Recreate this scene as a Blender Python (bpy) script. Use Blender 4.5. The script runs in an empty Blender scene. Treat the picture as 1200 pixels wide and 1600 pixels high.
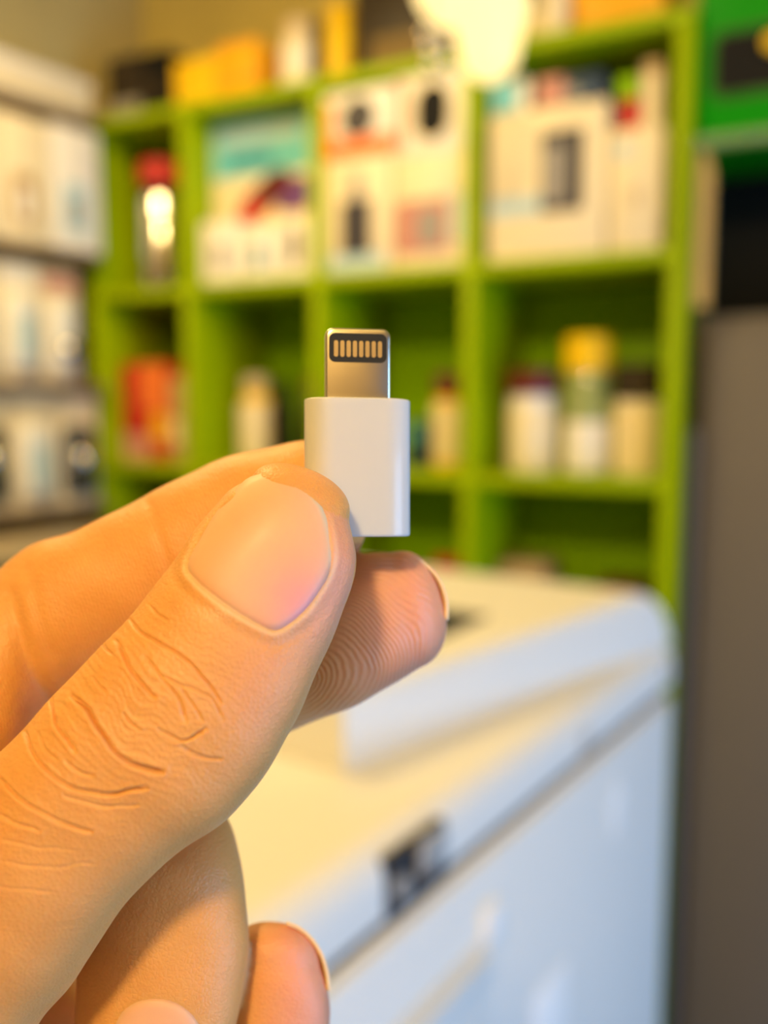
import bpy, bmesh, math, random
import numpy as np
from mathutils import Vector, Matrix
from mathutils.bvhtree import BVHTree

random.seed(4)
rng = np.random.default_rng(4)
S = bpy.context.scene
COL = S.collection

# ------------------------------------------------------------------ camera
FPX = 1400.0                       # focal length in pixels of a 1200 x 1600 frame
CAMZ = 1.35
PITCH = math.atan(160 / FPX)       # looking slightly down
cd = bpy.data.cameras.new('camera')
cam = bpy.data.objects.new('camera', cd)
COL.objects.link(cam)
cam.location = (0, 0, CAMZ)
cam.rotation_euler = (math.pi / 2 - PITCH, 0, 0)
cd.sensor_fit = 'VERTICAL'
cd.sensor_height = 24
cd.lens = FPX / 1600 * 24
cd.clip_start = 0.01
cd.clip_end = 50
cd.dof.use_dof = True
cd.dof.focus_distance = 0.0855
cd.dof.aperture_fstop = 7.4
S.camera = cam
CM = Matrix.Translation((0, 0, CAMZ)) @ Matrix.Rotation(math.pi / 2 - PITCH, 4, 'X')

# ------------------------------------------------------------------ light and exposure
S.view_settings.view_transform = 'Standard'
S.view_settings.look = 'None'
S.view_settings.gamma = 1
S.view_settings.use_curve_mapping = False
S.view_settings.exposure = 0.12
w = bpy.data.worlds.new('shop_light')
S.world = w
w.use_nodes = True
w.node_tree.nodes['Background'].inputs[0].default_value = (1.0, 0.74, 0.42, 1)
w.node_tree.nodes['Background'].inputs[1].default_value = 0.035


def area(name, loc, target, size, power, col, sizey=None):
    l = bpy.data.lights.new(name, 'AREA')
    l.energy = power
    l.color = col
    l.size = size
    if sizey:
        l.shape = 'RECTANGLE'
        l.size_y = sizey
    o = bpy.data.objects.new(name, l)
    COL.objects.link(o)
    o.location = loc
    o.rotation_euler = (Vector(target) - Vector(loc)).to_track_quat('-Z', 'Y').to_euler()
    return o


WARM = (1.0, 0.71, 0.30)
area('ceiling_lamp_over_counter', (-0.50, 0.98, 2.2), (-0.35, 1.05, 1.0), 0.40, 12, WARM)
area('shop_door_daylight', (1.70, -0.70, 0.85), (0.2, 0.6, 1.0), 1.1, 43, (0.31, 0.58, 1.0), 1.6)
l = bpy.data.lights.new('bare_ceiling_bulb', 'POINT')
l.energy = 106
l.color = WARM
l.shadow_soft_size = 0.10
o = bpy.data.objects.new('bare_ceiling_bulb', l)
COL.objects.link(o)
o.location = (-0.36, -1.30, 2.52)


# ------------------------------------------------------------------ measuring helpers
def ray(px, py):
    """direction through a picture point, one unit deep along the optical axis"""
    x = (px - 600) / FPX
    y = (800 - py) / FPX
    c, s = math.cos(PITCH), math.sin(PITCH)
    return Vector((x, c + y * s, -s + y * c))


CAM0 = Vector((0, 0, CAMZ))


def hit(px, py, Q, n):
    r = ray(px, py)
    return CAM0 + r * ((Q - CAM0).dot(n) / r.dot(n))


# ------------------------------------------------------------------ materials
MATS = {}


def mat(name, rgb, rough=0.5, metal=0.0, var=0.06, scale=30.0, bump=0.0, emit=None, coat=0.0, trans=0.0, sss=0.0, spec=0.3):
    if name in MATS:
        return MATS[name]
    m = bpy.data.materials.new(name)
    m.use_nodes = True
    nt = m.node_tree
    b = nt.nodes['Principled BSDF']
    b.inputs['Roughness'].default_value = rough
    b.inputs['Metallic'].default_value = metal
    b.inputs['Specular IOR Level'].default_value = spec
    b.inputs['Coat Weight'].default_value = coat
    b.inputs['Transmission Weight'].default_value = trans
    if sss:
        b.inputs['Subsurface Weight'].default_value = sss
        b.inputs['Subsurface Radius'].default_value = (0.0012, 0.001, 0.0008)
        b.inputs['Subsurface Scale'].default_value = 1.0
    tc = nt.nodes.new('ShaderNodeTexCoord')
    nz = nt.nodes.new('ShaderNodeTexNoise')
    nz.inputs['Scale'].default_value = scale
    nz.inputs['Detail'].default_value = 4
    nt.links.new(tc.outputs['Object'], nz.inputs['Vector'])
    mx = nt.nodes.new('ShaderNodeMix')
    mx.data_type = 'RGBA'
    a = [max(0, c * (1 - var)) for c in rgb]
    c2 = [min(1, c * (1 + var)) for c in rgb]
    mx.inputs[6].default_value = (*a, 1)
    mx.inputs[7].default_value = (*c2, 1)
    nt.links.new(nz.outputs['Fac'], mx.inputs[0])
    nt.links.new(mx.outputs[2], b.inputs['Base Color'])
    if bump:
        bp = nt.nodes.new('ShaderNodeBump')
        bp.inputs['Strength'].default_value = 0.6
        bp.inputs['Distance'].default_value = bump
        nt.links.new(nz.outputs['Fac'], bp.inputs['Height'])
        nt.links.new(bp.outputs['Normal'], b.inputs['Normal'])
    if emit:
        b.inputs['Emission Color'].default_value = (*emit[0], 1)
        b.inputs['Emission Strength'].default_value = emit[1]
    MATS[name] = m
    return m


GREEN = mat('green_lacquered_board', (0.30, 0.42, 0.0), 0.42, spec=0.12, bump=0.0004, scale=14)
GREENIN = mat('green_back_board', (0.27, 0.52, 0.0), 0.5, spec=0.12, scale=10)
EMERALD = mat('emerald_painted_metal', (0.003, 0.27, 0.003), 0.4, spec=0.15)
CREAM = mat('cream_card', (0.82, 0.71, 0.48), 0.45, scale=40)
WHITE = mat('white_card', (0.84, 0.80, 0.72), 0.4, scale=40)
BLACK = mat('black_plastic', (0.010, 0.010, 0.011), 0.6, spec=0.1)
DARKBROWN = mat('dark_brown_card', (0.03, 0.02, 0.011), 0.5)
CHAR = mat('charcoal_print', (0.05, 0.045, 0.055), 0.4)
CYAN = mat('cyan_print', (0.16, 0.56, 0.66), 0.4)
TEAL = mat('teal_print', (0.06, 0.30, 0.38), 0.4)
PALEBLUE = mat('pale_blue_print', (0.45, 0.62, 0.68), 0.4)
RED = mat('red_print', (0.52, 0.02, 0.02), 0.4)
MAROON = mat('maroon_plastic', (0.12, 0.015, 0.012), 0.4)
ORANGE = mat('orange_print', (0.85, 0.20, 0.04), 0.4)
AMBER = mat('amber_card', (0.85, 0.40, 0.01), 0.45)
YELLOW = mat('yellow_plastic', (0.85, 0.55, 0.005), 0.4)
PURPLE = mat('violet_print', (0.16, 0.07, 0.30), 0.4)
PINKPR = mat('dusty_pink_print', (0.55, 0.25, 0.20), 0.4)
GREY = mat('grey_print', (0.32, 0.30, 0.28), 0.4)
NAVY = mat('navy_card', (0.02, 0.05, 0.10), 0.4)
PRN = mat('off_white_printer_plastic', (0.74, 0.73, 0.70), 0.42, var=0.02, scale=60, bump=0.0001)
PRNDARK = mat('printer_gap_black', (0.02, 0.022, 0.03), 0.5)
PRNGREY = mat('printer_grey_plastic', (0.35, 0.34, 0.33), 0.4)
CLEARISH = mat('glossy_clear_plastic', (0.80, 0.80, 0.76), 0.08, coat=1.0)
METAL = mat('bright_steel', (0.78, 0.76, 0.72), 0.16, metal=1.0)
BEIGE = mat('beige_board', (0.62, 0.50, 0.32), 0.5)
WOOD = mat('pale_wood', (0.50, 0.34, 0.16), 0.55, var=0.2, scale=22)
GLASS = mat('bottle_glass_green', (0.30, 0.36, 0.14), 0.08, coat=1.0)


# ------------------------------------------------------------------ object helpers
def link(name, bm, m, parent=None, smooth=True):
    me = bpy.data.meshes.new(name)
    bmesh.ops.recalc_face_normals(bm, faces=bm.faces[:])
    bm.to_mesh(me)
    bm.free()
    if smooth:
        for p in me.polygons:
            p.use_smooth = True
        me.set_sharp_from_angle(angle=math.radians(38))
    me.materials.append(m)
    o = bpy.data.objects.new(name, me)
    COL.objects.link(o)
    if parent:
        o.parent = parent
    return o


def thing(name, label, cat, loc=(0, 0, 0), rotz=0.0, group=None):
    o = bpy.data.objects.new(name, None)
    o.empty_display_size = 0.02
    COL.objects.link(o)
    o.location = loc
    o.rotation_euler = (0, 0, rotz)
    o['label'] = label
    o['category'] = cat
    if group:
        o['group'] = group
    return o


def box_bm(x0, x1, y0, y1, z0, z1, bev=0.0, seg=2, bm=None):
    own = bmesh.new()
    bmesh.ops.create_cube(own, size=1)
    for v in own.verts:
        v.co = Vector(((x0 + x1) / 2 + v.co.x * (x1 - x0), (y0 + y1) / 2 + v.co.y * (y1 - y0), (z0 + z1) / 2 + v.co.z * (z1 - z0)))
    if bev:
        bmesh.ops.bevel(own, geom=own.edges[:], offset=bev, segments=seg, affect='EDGES', profile=0.5)
    return own


def box(name, m, parent, x0, x1, y0, y1, z0, z1, bev=0.001, seg=2):
    return link(name, box_bm(x0, x1, y0, y1, z0, z1, bev, seg), m, parent)


def lathe(name, m, parent, prof, n=28, cx=0, cy=0):
    bm = bmesh.new()
    rings = []
    for r, z in prof:
        rings.append([bm.verts.new((cx + r * math.cos(2 * math.pi * i / n), cy + r * math.sin(2 * math.pi * i / n), z)) for i in range(n)])
    for a, b in zip(rings, rings[1:]):
        for i in range(n):
            bm.faces.new((a[i], a[(i + 1) % n], b[(i + 1) % n], b[i]))
    bm.faces.new(rings[0][::-1])
    bm.faces.new(rings[-1])
    return link(name, bm, m, parent)


def prism(name, m, parent, pts, plane, d0, d1, bev=0.0):
    """outline pts extruded; plane 'xz' extrudes along y, 'yz' along x, 'xy' along z"""
    bm = bmesh.new()

    def mk(p, d):
        return {'xz': (p[0], d, p[1]), 'yz': (d, p[0], p[1]), 'xy': (p[0], p[1], d)}[plane]
    a = [bm.verts.new(mk(p, d0)) for p in pts]
    b = [bm.verts.new(mk(p, d1)) for p in pts]
    bm.faces.new(a)
    bm.faces.new(b[::-1])
    k = len(pts)
    for i in range(k):
        bm.faces.new((a[i], b[i], b[(i + 1) % k], a[(i + 1) % k]))
    if bev:
        bmesh.ops.bevel(bm, geom=[e for e in bm.edges], offset=bev, segments=2, affect='EDGES')
    return link(name, bm, m, parent)


def rrect(x0, x1, z0, z1, r, n=6):
    pts = []
    for cx, cz, a0 in ((x1 - r, z1 - r, 0), (x0 + r, z1 - r, 90), (x0 + r, z0 + r, 180), (x1 - r, z0 + r, 270)):
        for i in range(n + 1):
            a = math.radians(a0 + 90 * i / n)
            pts.append((cx + r * math.cos(a), cz + r * math.sin(a)))
    return pts


def struct(o):
    o['kind'] = 'structure'
    return o


# ------------------------------------------------------------------ frames of the room
# shelf: right end nearer; s runs along its front to the right, e runs into it
TH = math.atan(1409 / 2800)
sv = Vector((math.cos(TH), -math.sin(TH), 0))
ev = Vector((math.sin(TH), math.cos(TH), 0))
SA = CAM0 + ray(1057, 400) * 1.3
SA.z = 0
# printer and left wall run along dp, facing nv
AN = math.atan(968 / 1409)
dp = Vector((math.sin(AN), math.cos(AN), 0))
nv = Vector((math.cos(AN), -math.sin(AN), 0))
PF = CAM0 + ray(1050, 1085) * 0.9
PF.z = 0
LW = hit(170, 400, SA, ev)
LW.z = 0
LW = LW - dp * 0.021


def sp(u, d, z):
    return SA + sv * u + ev * d + Vector((0, 0, z))


def s_u(px, py, d=0.0):
    """shelf coordinates (u, z) of a picture point at depth d into the shelf"""
    P = hit(px, py, SA + ev * d, ev)
    return (P - SA).dot(sv), P.z


def l_a(px, py, off=0.0):
    P = hit(px, py, LW + nv * off, nv)
    return (P - LW).dot(dp), P.z


# ------------------------------------------------------------------ the setting
struct(link('floor', box_bm(-4, 3, -3, 4, -0.05, 0.0), mat('dark_floor', (0.10, 0.085, 0.07), 0.5, var=0.2, scale=8)))
struct(link('ceiling', box_bm(-4, 3, -3, 4, 2.95, 3.0), mat('ochre_ceiling', (0.60, 0.50, 0.22), 0.7, var=0.15, scale=3)))
o = struct(link('wall_back', box_bm(-2.6, 2.2, 0, 0.06, 0, 2.95), mat('ochre_wall', (0.62, 0.50, 0.15), 0.7, var=0.15, scale=5)))
o.location = SA + ev * 0.30
o.rotation_euler.z = -TH
ROTL = math.pi / 2 - AN        # local x along dp, local y to the left (minus nv)
o = struct(link('wall_left', box_bm(-2.6, 0.45, 0, 0.06, 0, 2.95), mat('dull_ochre_wall', (0.52, 0.43, 0.18), 0.7, var=0.15, scale=5)))  # left wall in one even, duller ochre
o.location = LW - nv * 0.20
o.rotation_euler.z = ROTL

o = struct(link('wall_front', box_bm(-2.6, 1.1, -0.06, 0, 0, 2.95), mat('cream_wall', (0.50, 0.38, 0.20), 0.7, var=0.15, scale=3)))
o.location = (0, -2.3, 0)

# ------------------------------------------------------------------ green shelf
shelf = thing('display_shelf', 'lime green wooden shelf unit with open cells holding the shop goods', 'shelf', SA, -TH)
DEPTH = 0.27
TB = 0.020
ZT = [0.25, 0.57, 0.905, 1.245, 1.585, 1.915]      # upper faces of the boards
UC = [-1.13, -0.895, -0.609, -0.322, 0.0]
box('top_panel', GREEN, shelf, UC[0] - 0.012, 0.012, 0, DEPTH, ZT[-1] - TB, ZT[-1])
for u in (UC[0], UC[-1]):
    box('side_panel', GREEN, shelf, u - 0.012, u + 0.012, 0, DEPTH, 0.0, ZT[-1] - TB)
for u in UC[1:-1]:
    box('divider', GREEN, shelf, u - 0.011, u + 0.011, 0.001, DEPTH, 0.0, ZT[-1] - TB)
for a, b in zip(UC, UC[1:]):
    for z in ZT[:-1]:
        box('shelf_board', GREEN, shelf, a + 0.011, b - 0.011, 0.001, DEPTH, z - TB, z)
    box('back_panel', GREENIN, shelf, a + 0.008, b - 0.008, DEPTH - 0.006, DEPTH + 0.002, 0.0, ZT[-1] - TB)


# goods: local frame x along the shelf, y into it, z up, origin bottom front centre
def good(name, label, cat, u, d, z, group=None, yaw=0.0):
    return thing(name, label, cat, sp(u, d, z + 0.0006), -TH + yaw, group)


def carton(name, label, cat, pxl, pxr, ytop, zb, d, dep, m, yref=None, group=None, ztop=None):
    """a box standing on the board at height zb whose front spans the picture columns pxl..pxr"""
    yref = yref or ytop + 40
    u0, _ = s_u(pxl, yref, d)
    u1, _ = s_u(pxr, yref, d)
    _, zt = s_u((pxl + pxr) / 2, ytop, d)
    if zb < ZT[-1] - 0.01:                     # keep clear of the dividers
        for lo, hi in zip(UC, UC[1:]):
            if lo < (u0 + u1) / 2 < hi:
                u0, u1 = max(u0, lo + 0.0135), min(u1, hi - 0.0135)
                break
        zt = min(zt, min(z for z in ZT if z > zb + 0.02) - TB - 0.003)
    zt = ztop or zt
    g = good(name, label, cat, (u0 + u1) / 2, d, zb, group)
    wd, h = u1 - u0, zt - zb
    box('carton_body', m, g, -wd / 2, wd / 2, 0, dep, 0, h, 0.002)
    return g, wd, h


def panel(g, name, m, wd, h, x0, x1, z0, z1, proud=0.0007, r=0.0):
    """flat print on the front: fractions of the front's width and height"""
    X0, X1 = -wd / 2 + x0 * wd, -wd / 2 + x1 * wd
    if r:
        rr = r * min(X1 - X0, (z1 - z0) * h)
        return prism(name, m, g, rrect(X0, X1, z0 * h, z1 * h, rr), 'xz', -proud, 0.0006)
    return box(name, m, g, X0, X1, -proud, 0.0006, z0 * h, z1 * h, 0)


ZA, ZB, ZC = ZT[4], ZT[3], ZT[2]
# --- top row, second column: tall poster-like box and three small ones in front
g, W_, H_ = carton('toy_box', 'tall box with a cyan header and a red toy picture', 'box', 322, 486, 142, ZA, 0.07, 0.10, CREAM)
panel(g, 'header', CYAN, W_, H_, 0.02, 0.98, 0.66, 0.98)
panel(g, 'header_stripe', PALEBLUE, W_, H_, 0.08, 0.90, 0.85, 0.93, 0.0012)
panel(g, 'header_lettering', TEAL, W_, H_, 0.18, 0.62, 0.72, 0.80, 0.0012)
panel(g, 'picture_backdrop', PURPLE, W_, H_, 0.66, 0.98, 0.42, 0.62, 0.0010, 0.2)


def blob(g, m, wd, h, cx, cz, rx, rz, deg, proud):
    """oval print on a front, tilted by deg"""
    a = math.radians(deg)
    pts = []
    for i in range(20):
        x, z = rx * wd * math.cos(i * math.pi / 10), rz * h * math.sin(i * math.pi / 10)
        pts.append((-wd / 2 + cx * wd + x * math.cos(a) - z * math.sin(a), cz * h + x * math.sin(a) + z * math.cos(a)))
    return prism('picture', m, g, pts, 'xz', -proud, 0.0006)


blob(g, RED, W_, H_, 0.48, 0.50, 0.27, 0.085, 38, 0.0016)
blob(g, MAROON, W_, H_, 0.62, 0.57, 0.21, 0.085, 30, 0.0020)
panel(g, 'corner_flash', YELLOW, W_, H_, 0.62, 0.99, 0.30, 0.40, 0.0012)
for i, (a, b, t, pic, lab) in enumerate(((316, 372, 346, GREY, 'leftmost of the small white boxes in front of the cyan box'),
                                    (376, 428, 352, TEAL, 'small white box with a teal mark in front of the cyan box'),
                                    (432, 488, 338, CHAR, 'small white box with a dark bar in front of the cyan box'))):
    g, W_, H_ = carton('small_box', lab, 'box', a, b, t, ZA, 0.015, 0.045, WHITE, 400, 'small white boxes under the cyan box')
    panel(g, 'picture', pic, W_, H_, 0.36 if i < 2 else 0.40, 0.66, 0.25, 0.62 if i < 2 else 0.8, 0.0008, 0.2)

# --- top row, third column: two boxes over two boxes
g, W_, H_ = carton('camera_box', 'white box with a dark tower picture on a red and grey foot', 'box', 502, 612, 248, ZA, 0.012, 0.12, CREAM, 330)
panel(g, 'picture', CHAR, W_, H_, 0.24, 0.70, 0.15, 0.64, 0.0008, 0.1)
panel(g, 'picture', GREY, W_, H_, 0.38, 0.58, 0.64, 0.86, 0.0008, 0.3)
panel(g, 'foot_stripe', PALEBLUE, W_, H_, 0.05, 0.9, 0.02, 0.16)
zc = ZA + H_
g2, W2, H2 = carton('camera_box', 'white box with an orange band and a round dark lens picture', 'box', 503, 616, 140, zc, 0.012, 0.12, WHITE, 200)
panel(g2, 'band', ORANGE, W2, H2, 0.0, 1.0, 0.02, 0.30)
panel(g2, 'lens_picture', CHAR, W2, H2, 0.24, 0.74, 0.30, 0.88, 0.0012, 0.5)
panel(g2, 'side_band', ORANGE, W2, H2, 0.02, 0.12, 0.30, 0.85, 0.001)
g, W_, H_ = carton('camera_box', 'white box with a faded pink street picture, right of the tower picture', 'box', 616, 728, 240, ZA, 0.010, 0.12, CREAM, 330)
panel(g, 'picture', PINKPR, W_, H_, 0.02, 0.80, 0.12, 0.60, 0.0008, 0.1)
panel(g, 'picture_detail', GREY, W_, H_, 0.34, 0.70, 0.18, 0.52, 0.0012, 0.3)
panel(g, 'side_stripe', PALEBLUE, W_, H_, 0.84, 0.97, 0.2, 0.62)
zc = ZA + H_
g2, W2, H2 = carton('camera_box', 'white box with a black oval lens, highest in the third column', 'box', 618, 728, 112, zc, 0.010, 0.12, WHITE, 180, ztop=ZT[5] - TB - 0.004)
panel(g2, 'lens_ring', CREAM, W2, H2, 0.22, 0.84, 0.12, 0.92, 0.0008, 0.5)
panel(g2, 'lens_picture', BLACK, W2, H2, 0.30, 0.78, 0.18, 0.86, 0.0014, 0.5)
panel(g2, 'side_stripe', PINKPR, W2, H2, 0.03, 0.13, 0.1, 0.95)

# --- top row, last column
g, W_, H_ = carton('speaker_box', 'large cream box with a dark device picture in the last column', 'box', 764, 946, 168, ZA, 0.010, 0.13, CREAM, 280)
panel(g, 'picture', CHAR, W_, H_, 0.46, 0.82, 0.30, 0.84, 0.0008, 0.06)
panel(g, 'picture_detail', GREY, W_, H_, 0.49, 0.66, 0.36, 0.74, 0.0012, 0.4)
panel(g, 'stripe', PALEBLUE, W_, H_, 0.02, 0.46, 0.30, 0.42)
zc = ZA + H_
g2, W2, H2 = carton('flat_box', 'pale blue flat box lying on the large cream box', 'box', 768, 826, 128, zc, 0.02, 0.12, CYAN, 150)
panel(g2, 'edge_stripe', WHITE, W2, H2, 0.72, 1.0, 0.0, 1.0)
g2, W2, H2 = carton('flat_box', 'brown and grey flat box beside the pale blue one', 'box', 828, 880, 122, zc, 0.02, 0.12, PINKPR, 150)
panel(g2, 'edge_stripe', DARKBROWN, W2, H2, 0.0, 0.25, 0.0, 1.0)
g2, W2, H2 = carton('flat_box', 'navy flat box at the end of the row on the cream box', 'box', 882, 942, 116, zc, 0.02, 0.12, NAVY, 150)
panel(g2, 'edge_stripe', GREY, W2, H2, 0.05, 0.35, 0.1, 0.6)
g, W_, H_ = carton('charger_box', 'narrow cream box next to the right side panel', 'box', 952, 1034, 200, ZA, 0.012, 0.11, CREAM, 280)
panel(g, 'logo', PALEBLUE, W_, H_, 0.10, 0.42, 0.76, 0.90, 0.0008, 0.5)
panel(g, 'seal', BEIGE, W_, H_, 0.42, 0.66, 0.36, 0.52, 0.0008, 0.5)
zc = ZA + H_
g2, W2, H2 = carton('pouch', 'red and brown pouch standing on the narrow cream box', 'pouch', 966, 1000, 120, zc, 0.02, 0.05, MAROON, 150)
panel(g2, 'red_label', RED, W2, H2, 0.15, 1.0, 0.0, 0.55)
panel(g2, 'green_top', GREENIN, W2, H2, 0.0, 0.9, 0.6, 1.0)
g2, W2, H2 = carton('tall_carton', 'slim cream carton standing beside the red pouch', 'box', 1004, 1032, 96, zc, 0.02, 0.05, CREAM, 150)
panel(g2, 'flap', WOOD, W2, H2, 0.0, 1.0, 0.82, 1.0)


# --- bottles and jars
def bottle(label, px, py0, py1, zb, d, wpx, body, cap, lab, capfrac=0.16, neck=0.45, cat='bottle', name='bottle', group=None, labz=(0.12, 0.55)):
    u, _ = s_u(px, (py0 + py1) / 2, d)
    u1, _ = s_u(px + wpx / 2, (py0 + py1) / 2, d)
    _, zt = s_u(px, py0, d)
    r = u1 - u
    h = zt - zb
    if zb < ZT[-1] - 0.01:
        for lo, hi in zip(UC, UC[1:]):
            if lo < u < hi:
                u = min(max(u, lo + 0.0135 + r * 1.03), hi - 0.0135 - r * 1.03)
                break
    g = good(name, label, cat, u, d + r, zb, group)
    hc = h * (1 - capfrac)
    sh = hc * 0.80
    lathe('body', body, g, [(r * 0.88, 0), (r * 0.98, 0.004), (r, 0.01), (r, sh * 0.92), (r * 0.93, sh), (r * neck * 1.15, sh + (hc - sh) * 0.7), (r * neck, hc)])
    rc = r * neck * 1.25
    lathe('cap', cap, g, [(rc, hc - 0.002), (rc, h - 0.003), (rc * 0.9, h)])
    if lab:
        lathe('label', lab, g, [(r * 1.012, hc * labz[0]), (r * 1.02, hc * labz[0] + 0.001), (r * 1.02, hc * labz[1]), (r * 1.012, hc * labz[1] + 0.001)])
    return g


bottle('black bottle with a red cap and silver label in the far left cell', 230, 248, 440, ZA, 0.03, 58, BLACK, RED, METAL, 0.17, 0.78, labz=(0.05, 0.86))
g, W_, H_ = carton('snack_box', 'red and orange gift box in the second row', 'box', 192, 262, 568, ZB, 0.05, 0.10, RED, 640)
panel(g, 'orange_flash', ORANGE, W_, H_, 0.40, 1.0, 0.52, 1.0, 0.0008, 0.2)
panel(g, 'amber_flash', AMBER, W_, H_, 0.62, 1.0, 0.18, 0.5, 0.0010, 0.2)
panel(g, 'pale_foot', PINKPR, W_, H_, 0.0, 0.6, 0.0, 0.28, 0.0010)
g, W_, H_ = carton('snack_box', 'slim brown box beside the red and orange gift box', 'box', 265, 284, 590, ZB, 0.05, 0.10, WOOD, 640)
panel(g, 'cream_label', CREAM, W_, H_, 0.1, 0.9, 0.2, 0.5)
bottle('cream labelled bottle with a yellow shoulder behind the index finger', 385, 588, 712, ZB, 0.07, 48, YELLOW, BEIGE, CREAM, 0.16, 0.6, labz=(0.03, 0.82))
bottle('black bottle next to the cream labelled bottle', 432, 596, 712, ZB, 0.07, 30, BLACK, BLACK, None, 0.14, 0.6)
bottle('slender brown bottle near the divider behind the adapter', 478, 590, 712, ZB, 0.12, 30, DARKBROWN, MAROON, None, 0.14, 0.5)
g, W_, H_ = carton('blue_box', 'dark blue box just right of the adapter', 'box', 636, 664, 660, ZB, 0.09, 0.08, NAVY, 700)
panel(g, 'edge', TEAL, W_, H_, 0.1, 0.9, 0.6, 0.9)
bottle('slim cream bottle with a red cap beside the middle divider', 690, 584, 740, ZB, 0.06, 42, YELLOW, MAROON, CREAM, 0.22, 0.74, labz=(0.12, 0.86))
bottle('white jar with a dark red lid, left of the yellow capped bottle', 820, 578, 742, ZB, 0.05, 78, WHITE, MAROON, CREAM, 0.22, 0.86, 'jar', 'jar', 'jars on the middle board', (0.05, 0.80))
bottle('green glass bottle with a wide yellow cap', 909, 524, 742, ZB, 0.05, 72, GLASS, YELLOW, WHITE, 0.24, 0.84, labz=(0.03, 0.50))
bottle('white jar with a dark lid beside the right side panel', 988, 568, 742, ZB, 0.05, 74, WHITE, DARKBROWN, CREAM, 0.30, 0.90, 'jar', 'jar', 'jars on the middle board', (0.05, 0.88))
bottle('small red capped pot behind the middle fingertip', 690, 876, 1000, ZC, 0.06, 40, DARKBROWN, RED, None, 0.3, 0.8, 'pot', 'pot')
g, W_, H_ = carton('brown_box', 'brown box low in the last column behind the printer', 'box', 780, 850, 880, ZC, 0.10, 0.10, WOOD, 920)
panel(g, 'label', GREENIN, W_, H_, 0.2, 0.8, 0.3, 0.7)
g, W_, H_ = carton('brown_box', 'low maroon box by the right side panel behind the printer', 'box', 930, 1000, 916, ZC, 0.08, 0.10, MAROON, 930)
panel(g, 'label', DARKBROWN, W_, H_, 0.2, 0.8, 0.3, 0.7)

# --- goods on top of the shelf
ZTOP = ZT[5]
g, W_, H_ = carton('dark_carton', 'black carton with a grey foot at the far left of the shelf top', 'box', 168, 224, 88, ZTOP, 0.05, 0.16, DARKBROWN, 140)
panel(g, 'foot_label', GREY, W_, H_, 0.05, 0.9, 0.0, 0.35, 0.001)
g, W_, H_ = carton('dark_carton', 'black carton next to the amber one on the shelf top', 'box', 228, 266, 78, ZTOP, 0.05, 0.16, BLACK, 140)
panel(g, 'side_label', DARKBROWN, W_, H_, 0.1, 0.8, 0.3, 0.6, 0.001)
g, W_, H_ = carton('amber_carton', 'yellow carton lying on the shelf top', 'box', 272, 336, 92, ZTOP, 0.03, 0.14, YELLOW, 120)
panel(g, 'flap_line', AMBER, W_, H_, 0.0, 1.0, 0.7, 0.74, 0.001)
g, W_, H_ = carton('amber_carton', 'orange carton right of the yellow carton', 'box', 338, 402, 66, ZTOP, 0.03, 0.14, AMBER, 110)
panel(g, 'flap_line', YELLOW, W_, H_, 0.0, 1.0, 0.72, 0.78, 0.001)
bottle('cream bottle standing on the shelf top', 452, 26, 124, ZTOP, 0.04, 52, CREAM, BEIGE, WHITE, 0.14, 0.7, labz=(0.1, 0.7))
bottle('yellow bottle standing on the shelf top', 521, 4, 116, ZTOP, 0.04, 40, YELLOW, YELLOW, None, 0.14, 0.7)
bottle('thin black bottle between the cream and yellow bottles', 493, 30, 120, ZTOP, 0.05, 14, BLACK, BLACK, None, 0.14, 0.7)
g, W_, H_ = carton('brown_carton', 'dark brown carton on the shelf top behind the lamp', 'box', 552, 664, -30, ZTOP, 0.05, 0.18, DARKBROWN, 60)
panel(g, 'ochre_label', mat('dim_ochre_print', (0.16, 0.10, 0.02), 0.5), W_, H_, 0.25, 0.95, 0.12, 0.42, 0.001)
g, W_, H_ = carton('grey_carton', 'grey carton on the shelf top right of the lamp', 'box', 806, 868, -20, ZTOP, 0.06, 0.16, GREY, 30)
panel(g, 'label', CREAM, W_, H_, 0.1, 0.9, 0.2, 0.6, 0.001)
bottle('round cream pot at the right of the shelf top', 862, -30, 22, ZTOP, 0.015, 44, CREAM, CREAM, None, 0.2, 0.8, 'pot', 'pot')
g, W_, H_ = carton('amber_carton', 'ochre carton at the right end of the shelf top', 'box', 892, 1040, -70, ZTOP, 0.05, 0.16, AMBER, 0)
panel(g, 'flap_line', YELLOW, W_, H_, 0.0, 1.0, 0.4, 0.46, 0.001)

# ------------------------------------------------------------------ hanging lamp with beads
def glow(name, col, st):
    m = mat(name, (0.25, 0.2, 0.1), 0.3, emit=(col, st))
    return m


GLOW = glow('lit_lamp_glass', (1.0, 0.74, 0.30), 1.5)


def lamp(label, px, pybot, rpx, depth, group, lobes):
    P = CAM0 + ray(px, pybot) * depth
    k = depth / FPX
    r = rpx * k
    g = thing('pendant_lamp', label, 'lamp', P, 0, group)
    hgt = lobes * k
    prof = [(r * 0.05, 0.0)] + [(r * math.sin(math.radians(a)), r - r * math.cos(math.radians(a))) for a in (15, 30, 50, 70, 90)] + \
           [(r * 1.04, hgt * 0.5), (r * 1.25, hgt * 0.8), (r * 1.3, hgt), (r * 0.6, hgt + r * 0.6)]
    lathe('glass_shade', GLOW, g, prof)
    lathe('socket', BEIGE, g, [(r * 0.62, hgt + r * 0.58), (r * 0.5, hgt + r * 1.4), (r * 0.2, hgt + r * 1.6)])
    top = 2.95 - P.z
    lathe('cord', WHITE, g, [(0.003, hgt + r * 1.55), (0.003, top - 0.02)], 8)
    lathe('ceiling_rose', WHITE, g, [(0.035, top - 0.02), (0.03, top - 0.002)], 20)
    return g


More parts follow.
